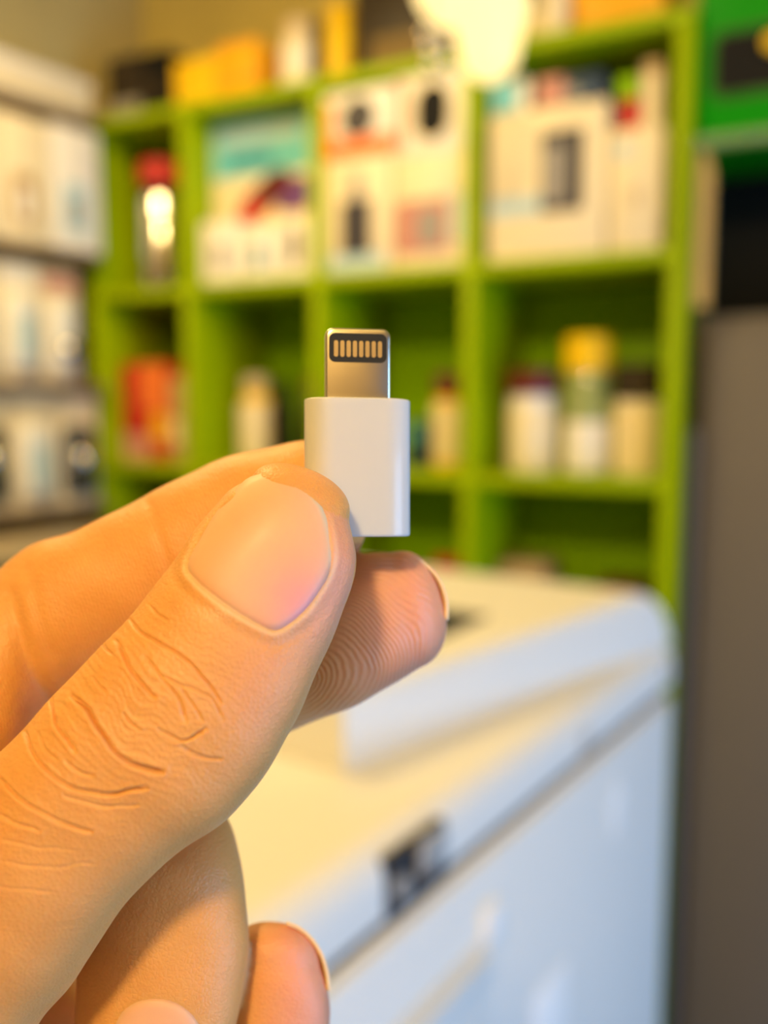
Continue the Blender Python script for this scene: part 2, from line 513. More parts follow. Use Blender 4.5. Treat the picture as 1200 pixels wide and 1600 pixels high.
lamp('long glowing pendant lamp hanging in front of the shelf top', 764, 128, 47, 1.12, 'pendant lamps', 118)
lamp('glowing pendant lamp hanging behind the long one', 700, 44, 42, 1.34, 'pendant lamps', 60)
P0 = CAM0 + ray(676, 30) * 1.12
g = thing('bead_chain', 'chain of shiny glass beads hanging beside the long lamp', 'chain', P0, 0)
lathe('wire', METAL, g, [(0.0012, -0.075), (0.0012, 2.95 - P0.z)], 8)
for i in range(6):
    P = CAM0 + ray(664 + 24 * (i % 2) + i * 2, 52 + i * 12) * 1.12 - P0
    bm = bmesh.new()
    bmesh.ops.create_uvsphere(bm, u_segments=14, v_segments=8, radius=0.007)
    for v in bm.verts:
        v.co += P
    link('bead', bm, METAL, g)

# ------------------------------------------------------------------ right of the shelf
u0, zb = 0.014, 1.735
g = thing('green_cabinet', 'emerald green metal cabinet hung right of the shelf with a dark slot', 'cabinet', sp(u0, 0.02, zb), -TH)
cw, ch = 0.42, 0.50
o = box('body', EMERALD, g, 0, cw, 0, 0.28, 0, ch, 0.004)
sx0, sz0 = s_u(1116, 152, 0.02)
sx1, sz1 = s_u(1240, 60, 0.02)
prism('slot_rim', mat('dark_green_rim', (0.02, 0.12, 0.01), 0.3), g, rrect(sx0 - u0 - 0.007, sx1 - u0 + 0.007, 1.793 - zb - 0.007, 1.872 - zb + 0.007, 0.018), 'xz', -0.004, 0.0)
prism('slot', BLACK, g, rrect(sx0 - u0, sx1 - u0, 1.793 - zb, 1.872 - zb, 0.014), 'xz', -0.0055, -0.0035)
prism('slot_knob', YELLOW, g, [(sx0 - u0 + 0.075 + 0.012 * math.cos(i * .5236), 1.85 - zb + 0.012 * math.sin(i * .5236)) for i in range(12)], 'xz', -0.012, -0.005)
box('bottom_rail', mat('pale_green_rail', (0.16, 0.32, 0.10), 0.3), g, 0.001, cw - 0.001, -0.008, 0.012, -0.014, 0.004, 0.003)
bm = bmesh.new()
for i in range(26):
    b2 = bmesh.new()
    bmesh.ops.create_uvsphere(b2, u_segments=10, v_segments=6, radius=0.0035, matrix=Matrix.Translation((0.010 + i * 0.0135, -0.009, -0.006)))
    me = bpy.data.meshes.new('t')
    b2.to_mesh(me)
    bm.from_mesh(me)
    bpy.data.meshes.remove(me)
    b2.free()
o = link('glint_studs', bm, METAL, g)  # shiny studs added along the rail for its row of glints
o['kind'] = 'stuff'
# black panel on the wall under the cabinet, pale post, grey cabinet on the floor
ux0 = 0.018
g = thing('black_panel', 'black screen panel on the wall under the green cabinet', 'panel', sp(ux0, 0.25, 1.50), -TH)
box('screen', BLACK, g, 0, 0.62, 0.0, 0.05, 0, 0.225, 0.004)
box('frame_strip', CHAR, g, -0.004, 0.0, -0.002, 0.05, 0, 0.225, 0.001)
ua, za = s_u(1084, 470, 0.03)
ub, _ = s_u(1106, 470, 0.03)
g = thing('wooden_post', 'pale wooden board leaning up between shelf and black panel', 'board', sp(ua, 0.022, 0), -TH)
prism('board', mat('ochre_board', (0.60, 0.42, 0.16), 0.6), g, [(0, 1.50), (0, 1.745), (0.005, 1.745), (ub - ua, 1.69), (ub - ua, 1.50)], 'xz', 0, 0.02)
box('foot_board', DARKBROWN, g, 0.0, (ub - ua) * 0.45, 0.004, 0.02, 1.32, 1.50, 0.001)
box('lower_foot', mat('blue_grey_paint', (0.09, 0.095, 0.12), 0.5), g, 0.0, (ub - ua) * 0.7, 0.004, 0.02, 0.0, 1.32, 0.001)
uc, zc = s_u(1096, 495, 0.06)
g = thing('grey_cabinet', 'tall dull grey metal cabinet at the right edge beside the printer', 'cabinet', sp(uc, 0.062, 0), -TH)
GM = mat('dull_grey_enamel', (0.145, 0.128, 0.112), 0.5, var=0.05, scale=6)
box('body', GM, g, 0, 0.62, 0, 0.17, 0.06, zc, 0.005)
box('plinth', BLACK, g, 0.01, 0.61, 0.015, 0.165, 0.0, 0.06, 0.002)
box('door', GM, g, 0.012, 0.608, -0.012, 0.0, 0.08, zc - 0.02, 0.004)
box('handle', METAL, g, 0.54, 0.556, -0.035, -0.012, 0.85, 1.0, 0.004)

# ------------------------------------------------------------------ left wall: rack of packs
rack = thing('display_rack', 'beige rack on the left wall with boards for the white boxes and packs', 'rack', LW, ROTL)
# local x along dp (away), local -y towards the room
for z, th_ in ((1.652, 0.014), (1.400, 0.014), (1.160, 0.014)):
    box('rack_board', mat('rack_board_dark', (0.20, 0.13, 0.06), 0.5), rack, -0.95, 0.005, 0.0, 0.19, z - th_, z, 0.002)
box('upright', BEIGE, rack, -0.012, 0.008, 0.165, 0.195, 0.0, 2.0, 0.002)
box('upright', BEIGE, rack, -0.95, -0.93, 0.165, 0.195, 0.0, 2.0, 0.002)
box('rack_board', mat('rack_board_dark', (0.2, 0.13, 0.06), 0.5), rack, -0.95, 0.005, 0.0, 0.19, 1.895, 1.908, 0.002)


def lgood(name, label, cat, a, y, z, group=None, yaw=0.0):
    return thing(name, label, cat, LW + dp * a - nv * y + Vector((0, 0, z)), ROTL + yaw, group)


# long cream carton over the packs
g = lgood('long_carton', 'long cream carton lying on the top board of the left rack', 'box', -0.30, 0.004, 1.9086)
box('carton_body', CREAM, g, -0.55, 0.295, 0, 0.15, 0, 0.062, 0.003)
box('lid_edge', WHITE, g, -0.552, 0.297, -0.002, 0.152, 0.045, 0.064, 0.002)
# white boxes on the next board, front faces to the room; x from far to near
for x0, x1, h, m, pic, lab in ((-0.098, 0.010, 0.228, WHITE, PALEBLUE, 'white box with a pale blue picture nearest the shelf'),
                               (-0.205, -0.102, 0.222, CREAM, WOOD, 'cream box with a brown picture beside the pale blue one'),
                               (-0.310, -0.209, 0.226, CREAM, BEIGE, 'cream box with a rust arch print at the left edge'),
                               (-0.420, -0.314, 0.226, CREAM, GREY, 'cream box half out of frame on the left rack')):
    g = lgood('white_box', lab, 'box', (x0 + x1) / 2, 0.006, 1.6526, 'white boxes on the left rack')
    wd = x1 - x0
    box('carton_body', m, g, -wd / 2, wd / 2, 0, 0.14, 0, h, 0.002)
    panel(g, 'picture', pic, wd, h, 0.22, 0.72, 0.14, 0.55, 0.0008, 0.3)
    panel(g, 'picture_detail', WHITE if pic is not PALEBLUE else GREY, wd, h, 0.36, 0.58, 0.2, 0.44, 0.0014, 0.4)
    if pic is BEIGE:
        panel(g, 'arch_print', ORANGE, wd, h, 0.22, 0.78, 0.56, 0.62, 0.0010, 0.4)


# clear blister packs standing on the lower boards
def pack(label, x0, x1, zb, h, item, flash, y=0.03, dome=0):
    g = lgood('blister_pack', label, 'pack', (x0 + x1) / 2, y, zb + 0.0006, 'blister packs on the left rack')
    wd = x1 - x0
    box('card', CREAM, g, -wd / 2, wd / 2, 0, 0.003, 0, h, 0.0005)
    panel(g, 'header', flash, wd, h, 0.05, 0.95, 0.80, 0.95)
    bm = bmesh.new()
    n = 5
    prof = []
    for k in range(n):
        t = k / (n - 1)
        ins = 0.003 + 0.012 * (1 - math.cos(t * math.pi / 2))
        dpth = 0.020 * math.sin(t * math.pi / 2)
        prof.append([bm.verts.new((p[0], -0.0008 - dpth, p[1])) for p in rrect(-wd * 0.40 + ins, wd * 0.40 - ins, h * 0.08 + ins, h * 0.74 - ins, 0.014, 4)])
    for a, b in zip(prof, prof[1:]):
        for i in range(len(a)):
            bm.faces.new((a[i], a[(i + 1) % len(a)], b[(i + 1) % len(a)], b[i]))
    bm.faces.new(prof[-1])
    bm.faces.new(prof[0][::-1])
    link('bubble', bm, item, g)
    if dome:  # polished metal dome added to the pack to give a glint
        lathe_ = lathe('glint_dome', METAL, g, [(wd * 0.26 * math.cos(math.radians(q)), 0.02 * math.sin(math.radians(q))) for q in (0, 20, 40, 60, 80)], 24)
        lathe_.rotation_euler = (math.pi / 2, 0, 0)
        lathe_.location = (0, -0.021, h * dome)
    else:
        prism('item', PALEBLUE if item is CLEARISH else CLEARISH, g, rrect(-wd * 0.2, wd * 0.16, h * 0.2, h * 0.56, 0.012, 4), 'xz', -0.0235, -0.0205)
    return g


GLOSSBLK = mat('glossy_dark_bubble', (0.05, 0.05, 0.045), 0.12, coat=1.0)
pack('clear pack with a red flash nearest the shelf on the upper rack board', -0.115, -0.035, 1.400, 0.215, CLEARISH, PINKPR, dome=0.3)
pack('clear pack second from the shelf on the upper rack board', -0.205, -0.120, 1.400, 0.222, CLEARISH, WHITE)
pack('clear pack at the left edge on the upper rack board', -0.300, -0.210, 1.400, 0.220, CLEARISH, CREAM)
pack('dark glossy pack with an added glint dome nearest the shelf on the middle rack board', -0.095, 0.0, 1.160, 0.22, GLOSSBLK, CREAM, dome=0.42)
pack('pale pack second from the shelf on the middle rack board', -0.190, -0.100, 1.160, 0.225, CLEARISH, CREAM)
pack('dark glossy pack at the left edge on the middle rack board', -0.290, -0.195, 1.160, 0.222, GLOSSBLK, CREAM, dome=0.45)
g = lgood('storage_tub', 'dull grey green tub under the packs on the left rack', 'tub', -0.30, 0.01, 0.0)
box('body', mat('dull_green_tub', (0.06, 0.08, 0.05), 0.5), g, -0.25, 0.28, 0, 0.15, 0.0, 1.06, 0.01)
box('lid', BEIGE, g, -0.26, 0.29, -0.01, 0.16, 1.06, 1.115, 0.008)

# ------------------------------------------------------------------ printer
prn = thing('printer', 'large off white office printer with a raised scanner lid', 'printer', PF, ROTL)
# local x along dp (0 = far end, negative = near end), local y away from the front face
XN = -0.66


def rounded_end(z0, z1, r, x0, x1, n=10):
    """side outline (x, z) whose far upper corner is rounded"""
    pts = [(x0, z0), (x1, z0), (x1, z1 - r)]
    for i in range(1, n + 1):
        a = math.radians(90 * i / n)
        pts.append((x1 - r + r * math.cos(a), z1 - r + r * math.sin(a)))
    pts.append((x0, z1))
    return pts


box('cabinet_body', PRN, prn, XN, 0.0, 0.004, 0.50, 0.03, 1.068, 0.006, 3)
box('front_door', PRN, prn, XN + 0.01, -0.006, -0.002, 0.01, 0.62, 1.064, 0.004, 3)
box('seam', PRNDARK, prn, XN + 0.004, -0.004, 0.006, 0.49, 1.0665, 1.0805, 0)
# upper body: bevelled front edge
pr = [(0.0, 1.079), (0.0, 1.098)]
for k in range(1, 9):
    a = math.radians(90 * k / 8)
    pr.append((0.022 - 0.022 * math.cos(a), 1.0985 + 0.021 * math.sin(a)))
pr += [(0.50, 1.1195), (0.50, 1.079)]
prism('upper_body', PRN, prn, pr, 'yz', XN, -0.001)
# lid: its front face runs from set back to flush, its far end is rounded over
bm = bmesh.new()
rings = []
st = [-0.445 + 0.385 * k / 14 for k in range(15)] + [-0.06 + 0.06 * math.sin(math.radians(90 * k / 10)) for k in range(1, 11)]
for x in st:
    t = max(0.0, min(1.0, (x + 0.445) / 0.445))
    yf = 0.074 * (1 - t) ** 0.8 * (1 - 0.25 * t) + 0.002
    zt = 1.170 + 0.008 * t
    if x > -0.06:
        zt = zt - 0.060 * (1 - math.sqrt(max(0.0, 1 - ((x + 0.06) / 0.06) ** 2)))
    zt = max(zt, 1.1205)
    r = min(0.012, (zt - 1.119) * 0.9)
    row = [(yf, 1.118), (yf, zt - r)] + [(yf + r - r * math.cos(math.radians(q)), zt - r + r * math.sin(math.radians(q))) for q in (30, 60, 90)] + [(0.485, zt), (0.49, zt - 0.005), (0.49, 1.118)]
    rings.append([bm.verts.new((x, y_, z_)) for y_, z_ in row])
for a, b in zip(rings, rings[1:]):
    for k in range(len(a)):
        bm.faces.new((a[k], a[(k + 1) % len(a)], b[(k + 1) % len(a)], b[k]))
bm.faces.new(rings[0])
bm.faces.new(rings[-1][::-1])
link('scanner_lid', bm, PRN, prn)
box('paper_slot', PRNDARK, prn, -0.300, -0.215, 0.095, 0.20, 1.171, 1.1755, 0.0005)
box('latch_recess', PRNDARK, prn, -0.510, -0.450, -0.002, 0.004, 1.078, 1.112, 0.001)
box('latch_button', PRNGREY, prn, -0.480, -0.453, -0.005, -0.001, 1.089, 1.110, 0.0015)
lathe_o = prism('latch_key', PRNGREY, prn, [(-0.497 + 0.007 * math.cos(i * .5236), 1.091 + 0.007 * math.sin(i * .5236)) for i in range(12)], 'xz', -0.004, -0.001)
box('indicator', PRNGREY, prn, -0.030, -0.016, -0.001, 0.006, 1.088, 1.100, 0.001)
box('indicator', mat('pale_grey_mark', (0.55, 0.53, 0.50), 0.4), prn, -0.238, -0.218, -0.0012, 0.002, 1.080, 1.098, 0.0005)
bw = mat('white_mark', (0.86, 0.86, 0.86), 0.4)
ar = prism('arrow_mark', bw, prn, [(-0.170, 0.985), (-0.150, 0.985), (-0.150, 1.010), (-0.142, 1.010), (-0.160, 1.035), (-0.178, 1.010), (-0.170, 1.010)], 'xz', -0.0030, -0.0018)
box('door_catch', bw, prn, -0.405, -0.385, -0.008, -0.001, 1.010, 1.034, 0.003)
box('tray_panel', PRN, prn, -0.62, -0.40, -0.006, 0.0, 0.70, 1.012, 0.004)
box('tray_rib', PRN, prn, -0.60, -0.405, -0.011, -0.005, 0.992, 1.008, 0.003)
box('label_plate', bw, prn, -0.325, -0.262, -0.0035, -0.0015, 0.74, 0.925, 0.0008)
box('foot', PRNDARK, prn, XN + 0.03, XN + 0.08, 0.03, 0.08, 0, 0.032, 0.002)
box('foot', PRNDARK, prn, -0.08, -0.03, 0.03, 0.08, 0, 0.032, 0.002)
box('foot', PRNDARK, prn, XN + 0.03, XN + 0.08, 0.42, 0.47, 0, 0.032, 0.002)
box('foot', PRNDARK, prn, -0.08, -0.03, 0.42, 0.47, 0, 0.032, 0.002)

# ------------------------------------------------------------------ the plug adapter
MM = 0.001
P = CAM0 + ray(558.5, 838) * 0.092
ad = thing('plug_adapter', 'small white plastic adapter with a flat metal plug held by the fingertips', 'adapter', P)
yaw = math.radians(8)
ad.rotation_euler = (-PITCH, 0, 0)
ad.rotation_euler = (Matrix.Rotation(-PITCH, 3, 'X') @ Matrix.Rotation(yaw, 3, 'Z')).to_euler()
# local frame in metres: x right, y away, z up
AW, AT, AH = 5.45 * MM, 2.3 * MM, 14.0 * MM


def stadium(hw, ht, n=14, flat=1.0):
    pts = []
    for i in range(2 * n):
        a = -math.pi / 2 + math.pi * i / (n - 1) if i < n else math.pi / 2 + math.pi * (i - n) / (n - 1)
        cx = (hw - ht * flat) * (1 if i < n else -1)
        pts.append((cx + ht * flat * math.cos(a), ht * math.sin(a)))
    return pts


WPL = mat('white_glossy_plastic', (0.57, 0.57, 0.58), 0.28, var=0.01, scale=200, sss=0.25, coat=0.2)
bm = bmesh.new()
rings = []
for dz, ins in ((0, 0.34), (0.04, 0.12), (0.16, 0.02), (0.32, 0.0), (AH / MM - 0.22, 0.0), (AH / MM - 0.10, 0.02), (AH / MM - 0.03, 0.09), (AH / MM, 0.2), (AH / MM, 0.9)):
    k = 1 - ins * MM / AT
    rings.append([bm.verts.new((x * (AW - ins * MM) / AW, y * k, dz * MM)) for x, y in stadium(AW, AT, 16, 1.25)])
for a, b in zip(rings, rings[1:]):
    for i in range(len(a)):
        bm.faces.new((a[i], a[(i + 1) % len(a)], b[(i + 1) % len(a)], b[i]))
bm.faces.new(rings[0][::-1])
bm.faces.new(rings[-1])
body = link('body', bm, WPL, ad)
bm = body.data
# plug: flat steel tongue with rounded corners
PW, PT, PHT = 3.36 * MM, 0.78 * MM, 7.25 * MM
STEEL = mat('brushed_nickel', (0.80, 0.74, 0.62), 0.28, metal=1.0, var=0.04, scale=700)
pts = [(-PW, -0.5 * MM + AH), (PW, -0.5 * MM + AH)]
rr = 0.85 * MM
for cx, a0 in ((PW - rr, 0), (-(PW - rr), 90)):
    for i in range(9):
        a = math.radians(a0 + 90 * i / 8)
        pts.append((cx + rr * math.cos(a), AH + PHT - rr + rr * math.sin(a)))
bm = bmesh.new()
lay = []
for y, ins in ((-PT, 0.30), (-PT + 0.05 * MM, 0.14), (-PT + 0.2 * MM, 0.03), (-PT + 0.42 * MM, 0.0), (PT - 0.42 * MM, 0.0), (PT - 0.2 * MM, 0.03), (PT - 0.05 * MM, 0.14), (PT, 0.30)):
    k = ins * MM
    row = []
    for x, z in pts:
        zc_ = AH + 3 * MM
        row.append(bm.verts.new((x * (1 - k / PW), y, zc_ + (z - zc_) * (1 - k / (4.2 * MM)))))
    lay.append(row)
for a, b in zip(lay, lay[1:]):
    for i in range(len(a)):
        bm.faces.new((a[i], a[(i + 1) % len(a)], b[(i + 1) % len(a)], b[i]))
bm.faces.new(lay[0])
bm.faces.new(lay[-1][::-1])
plug = link('plug', bm, STEEL, ad)
plug['label'] = 'flat nickel plated plug tongue'
INS = mat('charcoal_insulator', (0.022, 0.024, 0.026), 0.32)
prism('contact_plate', INS, plug, rrect(-2.98 * MM, 2.92 * MM, AH + 3.72 * MM, AH + 6.68 * MM, 0.62 * MM), 'xz', -PT - 0.035 * MM, -PT + 0.2 * MM)
prism('contact_plate', INS, plug, rrect(-2.98 * MM, 2.92 * MM, AH + 3.72 * MM, AH + 6.68 * MM, 0.62 * MM), 'xz', PT - 0.2 * MM, PT + 0.035 * MM)
GOLD = mat('gold_plated_contact', (0.76, 0.64, 0.46), 0.3, metal=1.0, scale=600)
first = None
for i in range(8):
    x = (-2.27 + i * 0.641) * MM
    if first is None:
        first = prism('contact', GOLD, plug, rrect(-0.215 * MM, 0.215 * MM, AH + 4.25 * MM, AH + 5.92 * MM, 0.2 * MM, 5), 'xz', -PT - 0.075 * MM, -PT)
        c = first
    else:
        c = first.copy()
        COL.objects.link(c)
    c.location = (x, 0, 0)

# ------------------------------------------------------------------ the hand
# modelled in the camera's own axes in millimetres: X right, Y up, D = distance from the lens


def cpt(px, py, D):
    return np.array([(px - 600) / FPX * D, (800 - py) / FPX * D, D])


def catmull(P, m):
    P = np.asarray(P, float)
    n = len(P)
    out = []
    for i in range(n - 1):
        p0 = P[max(i - 1, 0)]
        p1, p2 = P[i], P[i + 1]
        p3 = P[min(i + 2, n - 1)]
        for k in range(m):
            t = k / m
            out.append(0.5 * ((2 * p1) + (-p0 + p2) * t + (2 * p0 - 5 * p1 + 4 * p2 - p3) * t * t + (-p0 + 3 * p1 - 3 * p2 + p3) * t ** 3))
    out.append(P[-1])
    return np.array(out)


HV, HF = [], []


def limb(secs, cap=4.0, endcap=3.0, exp=2.2, N=40, m=8, front=1.0):
    """secs: (Lx, Ly, Rx, Ry, D, half thickness mm) from the tip down; the rings are joined into one closed tube"""
    ctl = []
    for lx, ly, rx, ry, D, ht in secs:
        L, R = cpt(lx, ly, D), cpt(rx, ry, D)
        ctl.append(np.concatenate([(L + R) / 2, (R - L) / 2, [ht]]))
    C = catmull(ctl, m)
    cen, hw, ht = C[:, :3], C[:, 3:6], C[:, 6]
    rings = []

    def ring(c, wv, th, sc=1.0):
        rd = c / np.linalg.norm(c)
        pts = []
        for k in range(N):
            a = 2 * math.pi * k / N
            ca, sa = math.cos(a), math.sin(a)
            x = abs(ca) ** (2 / exp) * (1 if ca >= 0 else -1)
            y = abs(sa) ** (2 / exp) * (1 if sa >= 0 else -1)
            pts.append(c + sc * (wv * x + rd * th * y * (front if y < 0 else 1)))
        return pts
    a0 = cen[0] - cen[3]
    a0 /= np.linalg.norm(a0)
    for t in (0.995, 0.96, 0.9, 0.8, 0.66, 0.5, 0.33, 0.16):
        rings.append(ring(cen[0] + a0 * cap * t, hw[0], ht[0], (1 - t ** 2.3) ** (1 / 2.2)))
    for i in range(len(cen)):
        rings.append(ring(cen[i], hw[i], ht[i]))
    a1 = cen[-1] - cen[-4]
    a1 /= np.linalg.norm(a1)
    for t in (0.3, 0.6, 0.85, 0.99):
        rings.append(ring(cen[-1] + a1 * endcap * t, hw[-1], ht[-1], math.sqrt(1 - t * t)))
    base = len(HV)
    for r in rings:
        HV.extend(r)
    for j in range(len(rings) - 1):
        for k in range(N):
            a = base + j * N + k
            b = base + j * N + (k + 1) % N
            HF.append((a, b, b + N, a + N))
    HF.append(tuple(base + k for k in range(N))[::-1])
    e = base + (len(rings) - 1) * N
    HF.append(tuple(e + k for k in range(N)))


THUMB = [(392, 748, 546, 812, 85.4, 4.2), (357, 767, 557, 868, 84.6, 5.0),
         (326, 802, 550, 918, 84.2, 5.4), (296, 842, 532, 968, 84.0, 5.8), (263, 888, 509, 1022, 83.8, 6.3),
         (220, 945, 484, 1078, 83.5, 6.9), (165, 1004, 458, 1134, 83.3, 7.5), (106, 1062, 422, 1197, 83.2, 8.1),
         (45, 1130, 364, 1270, 83.2, 8.6), (-20, 1200, 292, 1322, 83.6, 9.0), (-80, 1270, 228, 1377, 84.2, 9.6),
         (-140, 1350, 168, 1448, 85, 10.5), (-190, 1435, 118, 1527, 86.5, 11.5), (-230, 1540, 62, 1598, 88.5, 12.5),
         (-260, 1660, 15, 1690, 91, 13), (-300, 1800, -60, 1830, 95, 13)]
INDEX = [(546, 716, 582, 802, 101, 5.4), (522, 700, 572, 838, 101, 6.3), (480, 688, 556, 862, 101, 6.9),
         (420, 698, 502, 882, 101, 7.1), (350, 716, 442, 902, 101, 7.2), (280, 746, 386, 938, 101.2, 7.3),
         (200, 789, 312, 985, 101.6, 7.5), (122, 826, 236, 1030, 102, 7.8), (50, 852, 150, 1075, 102.4, 8.3),
         (-12, 900, 70, 1130, 102.2, 8.6), (-75, 985, 48, 1180, 100.5, 8.6), (-140, 1085, 15, 1230, 99.5, 9),
         (-210, 1200, -30, 1300, 99.5, 10), (-270, 1310, -80, 1380, 101, 11)]
MIDDLE = [(612, 862, 655, 1044, 100.6, 5.6), (580, 863, 628, 1060, 100.5, 6.1), (540, 872, 590, 1083, 100.6, 6.4),
          (480, 897, 548, 1106, 101.2, 6.7), (400, 935, 480, 1132, 103, 7.0),
         (300, 985, 395, 1168, 105, 7.1), (200, 1040, 290, 1225, 106, 7.4), (80, 1105, 170, 1290, 107, 7.8),
          (-40, 1180, 50, 1360, 107, 8.2), (-150, 1260, -50, 1440, 107, 8.6), (-260, 1350, -150, 1530, 107, 9)]
RINGF = [(170, 1790, 305, 1785, 94.8, 5.2), (138, 1735, 335, 1730, 94.6, 6.2), (122, 1670, 352, 1668, 94.6, 6.8), (116, 1610, 367, 1608, 95, 7.0),
         (120, 1548, 381, 1545, 95.5, 7.2), (122, 1488, 389, 1482, 96.2, 7.4), (124, 1420, 386, 1412, 97.2, 7.6),
         (128, 1352, 374, 1342, 98.6, 7.6), (125, 1300, 352, 1270, 102, 7.4), (80, 1270, 290, 1210, 106, 7.2), (0, 1270, 170, 1190, 110, 7.2), (-100, 1330, 40, 1235, 111, 7.6), (-220, 1430, -100, 1320, 110, 8)]
PINKY = [(362, 1502, 502, 1510, 101.2, 5.3), (356, 1540, 511, 1546, 101, 5.8),
         (352, 1585, 515, 1590, 101, 6.0), (345, 1660, 508, 1660, 101.4, 6.2), (325, 1740, 488, 1745, 102.4, 6.4),
         (280, 1810, 430, 1850, 105, 6.6), (180, 1840, 310, 1920, 109, 7), (40, 1830, 140, 1940, 111, 7.4), (-120, 1790, -40, 1920, 110, 8)]
PALM = [(-170, 1290, 240, 1770, 113, 7), (-250, 1340, 140, 1880, 111, 9), (-330, 1420, -30, 1930, 108, 12), (-430, 1560, -130, 2050, 105, 14),
        (-540, 1760, -260, 2190, 103, 15), (-660, 1980, -400, 2330, 103, 15), (-800, 2200, -540, 2500, 105, 16), (-980, 2480, -700, 2760, 110, 18)]
limb(THUMB, cap=3.2, exp=2.25)
limb(INDEX, cap=3.4, exp=2.0)
limb(MIDDLE, cap=4.5)
limb(RINGF, cap=4.0, exp=2.1)
limb(PINKY, cap=4.7)
limb(PALM, cap=5.0)
HVn = np.array(HV)
me = bpy.data.meshes.new('hand')
me.from_pydata([(v[0], v[1], -v[2]) for v in HVn], [], HF)
me.update()
bm = bmesh.new()
bm.from_mesh(me)
bmesh.ops.recalc_face_normals(bm, faces=bm.faces[:])
bm.to_mesh(me)
bm.free()
tmp = bpy.data.objects.new('hand', me)
COL.objects.link(tmp)
md = tmp.modifiers.new('r', 'REMESH')
md.mode = 'VOXEL'
md.voxel_size = 0.30
md = tmp.modifiers.new('s', 'SMOOTH')
md.factor = 0.5
md.iterations = 8
dg = bpy.context.evaluated_depsgraph_get()
hm = bpy.data.meshes.new_from_object(tmp.evaluated_get(dg))
bpy.data.objects.remove(tmp)


def arrays(m):
    co = np.empty(len(m.vertices) * 3, np.float32)
    m.vertices.foreach_get('co', co)
    no = np.empty(len(m.vertices) * 3, np.float32)
    m.vertices.foreach_get('normal', no)
    return co.reshape(-1, 3).astype(float), no.reshape(-1, 3).astype(float)


def project(co):
    D = -co[:, 2]
    return 600 + FPX * co[:, 0] / D, 800 - FPX * co[:, 1] / D, D


# creases over the thumb knuckle (picture points, width px, depth mm)
def c3(pts):
    return [(x / 3.0, y / 3.0 + 860) for x, y in pts]


CREASES = [
    (c3([(340, 685), (400, 735), (440, 800), (490, 880), (540, 945), (600, 990), (680, 1022), (760, 1035)]), 3.4, 0.46),
    (c3([(240, 655), (240, 730), (262, 810), (310, 880), (350, 940)]), 2.8, 0.30),
    (c3([(110, 835), (130, 910), (170, 975), (240, 1050), (320, 1105), (430, 1135), (560, 1140), (680, 1110)]), 2.8, 0.26),
    (c3([(0, 1070), (60, 1135), (130, 1190), (220, 1240), (320, 1290), (430, 1320)]), 2.8, 0.24),
    (c3([(550, 430), (575, 490), (610, 550), (650, 610), (690, 655), (725, 690)]), 2.8, 0.30),
    (c3([(610, 325), (650, 375), (720, 420), (800, 465), (880, 520), (940, 585), (1000, 660), (1040, 720)]), 2.4, 0.20),
    (c3([(680, 500), (740, 570), (800, 650), (850, 720), (870, 800)]), 2.4, 0.16),
    (c3([(760, 590), (850, 630), (930, 660), (1000, 700), (1040, 790)]), 2.0, 0.15),
    (c3([(850, 640), (900, 720), (950, 800)]), 2.0, 0.15),
    (c3([(740, 840), (800, 870), (860, 890), (930, 860), (970, 840)]), 2.3, 0.20),
    (c3([(850, 920), (910, 955), (980, 975), (1040, 985)]), 2.4, 0.20),
    (c3([(480, 400), (490, 450), (530, 490)]), 2.2, 0.20),
    (c3([(570, 760), (610, 810), (650, 840)]), 2.2, 0.16),
    (c3([(300, 1150), (400, 1185), (520, 1205), (640, 1190)]), 2.2, 0.13),
    (c3([(310, 990), (370, 1040), (440, 1060)]), 2.2, 0.16),
    (c3([(170, 850), (210, 930), (260, 975)]), 2.0, 0.12),
    (c3([(440, 600), (470, 640), (500, 670)]), 2.2, 0.14),
    (c3([(0, 1240), (80, 1280), (180, 1310)]), 2.4, 0.15),
    ([(0, 1310), (60, 1325), (120, 1328)], 2.2, 0.05), ([(0, 1345), (70, 1355), (150, 1350)], 2.2, 0.05),
    ([(0, 1385), (80, 1392)], 2.2, 0.05),
    (c3([(700, 255), (740, 300), (790, 330)]), 2.0, 0.12),
]
NAIL = [(404, 741), (430, 734), (450, 738), (466, 750), (492, 774), (509, 806), (518, 842), (520, 872), (513, 900), (497, 927), (478, 953), (455, 973), (430, 986),
        (405, 978), (367, 957), (330, 931), (300, 903), (292, 883), (312, 843), (332, 808), (359, 775), (384, 749)]


def seg_dist(x, y, poly, closed=False):
    """distance to a polyline, in picture units"""
    P = np.array(poly, float)
    best = np.full(x.shape, 1e9)
    m = len(P) if closed else len(P) - 1
    for i in range(m):
        a, b = P[i], P[(i + 1) % len(P)]
        d = b - a
        t = np.clip(((x - a[0]) * d[0] + (y - a[1]) * d[1]) / (d @ d), 0, 1)
        best = np.minimum(best, np.hypot(x - a[0] - t * d[0], y - a[1] - t * d[1]))
    return best


def inside(x, y, poly):
    P = np.array(poly, float)
    c = np.zeros(x.shape, bool)
    j = len(P) - 1
    for i in range(len(P)):
        cond = ((P[i, 1] > y) != (P[j, 1] > y)) & (x < (P[j, 0] - P[i, 0]) * (y - P[i, 1]) / (P[j, 1] - P[i, 1] + 1e-9) + P[i, 0])
        c ^= cond
        j = i
    return c


def smooth_closed(poly, n=5):
    P = np.array(poly, float)
    k = len(P)
    out = []
    for i in range(k):
        p0, p1, p2, p3 = P[i - 1], P[i], P[(i + 1) % k], P[(i + 2) % k]
        for q in range(n):
            t = q / n
            out.append(0.5 * ((2 * p1) + (-p0 + p2) * t + (2 * p0 - 5 * p1 + 4 * p2 - p3) * t * t + (-p0 + 3 * p1 - 3 * p2 + p3) * t ** 3))
    return np.array(out)


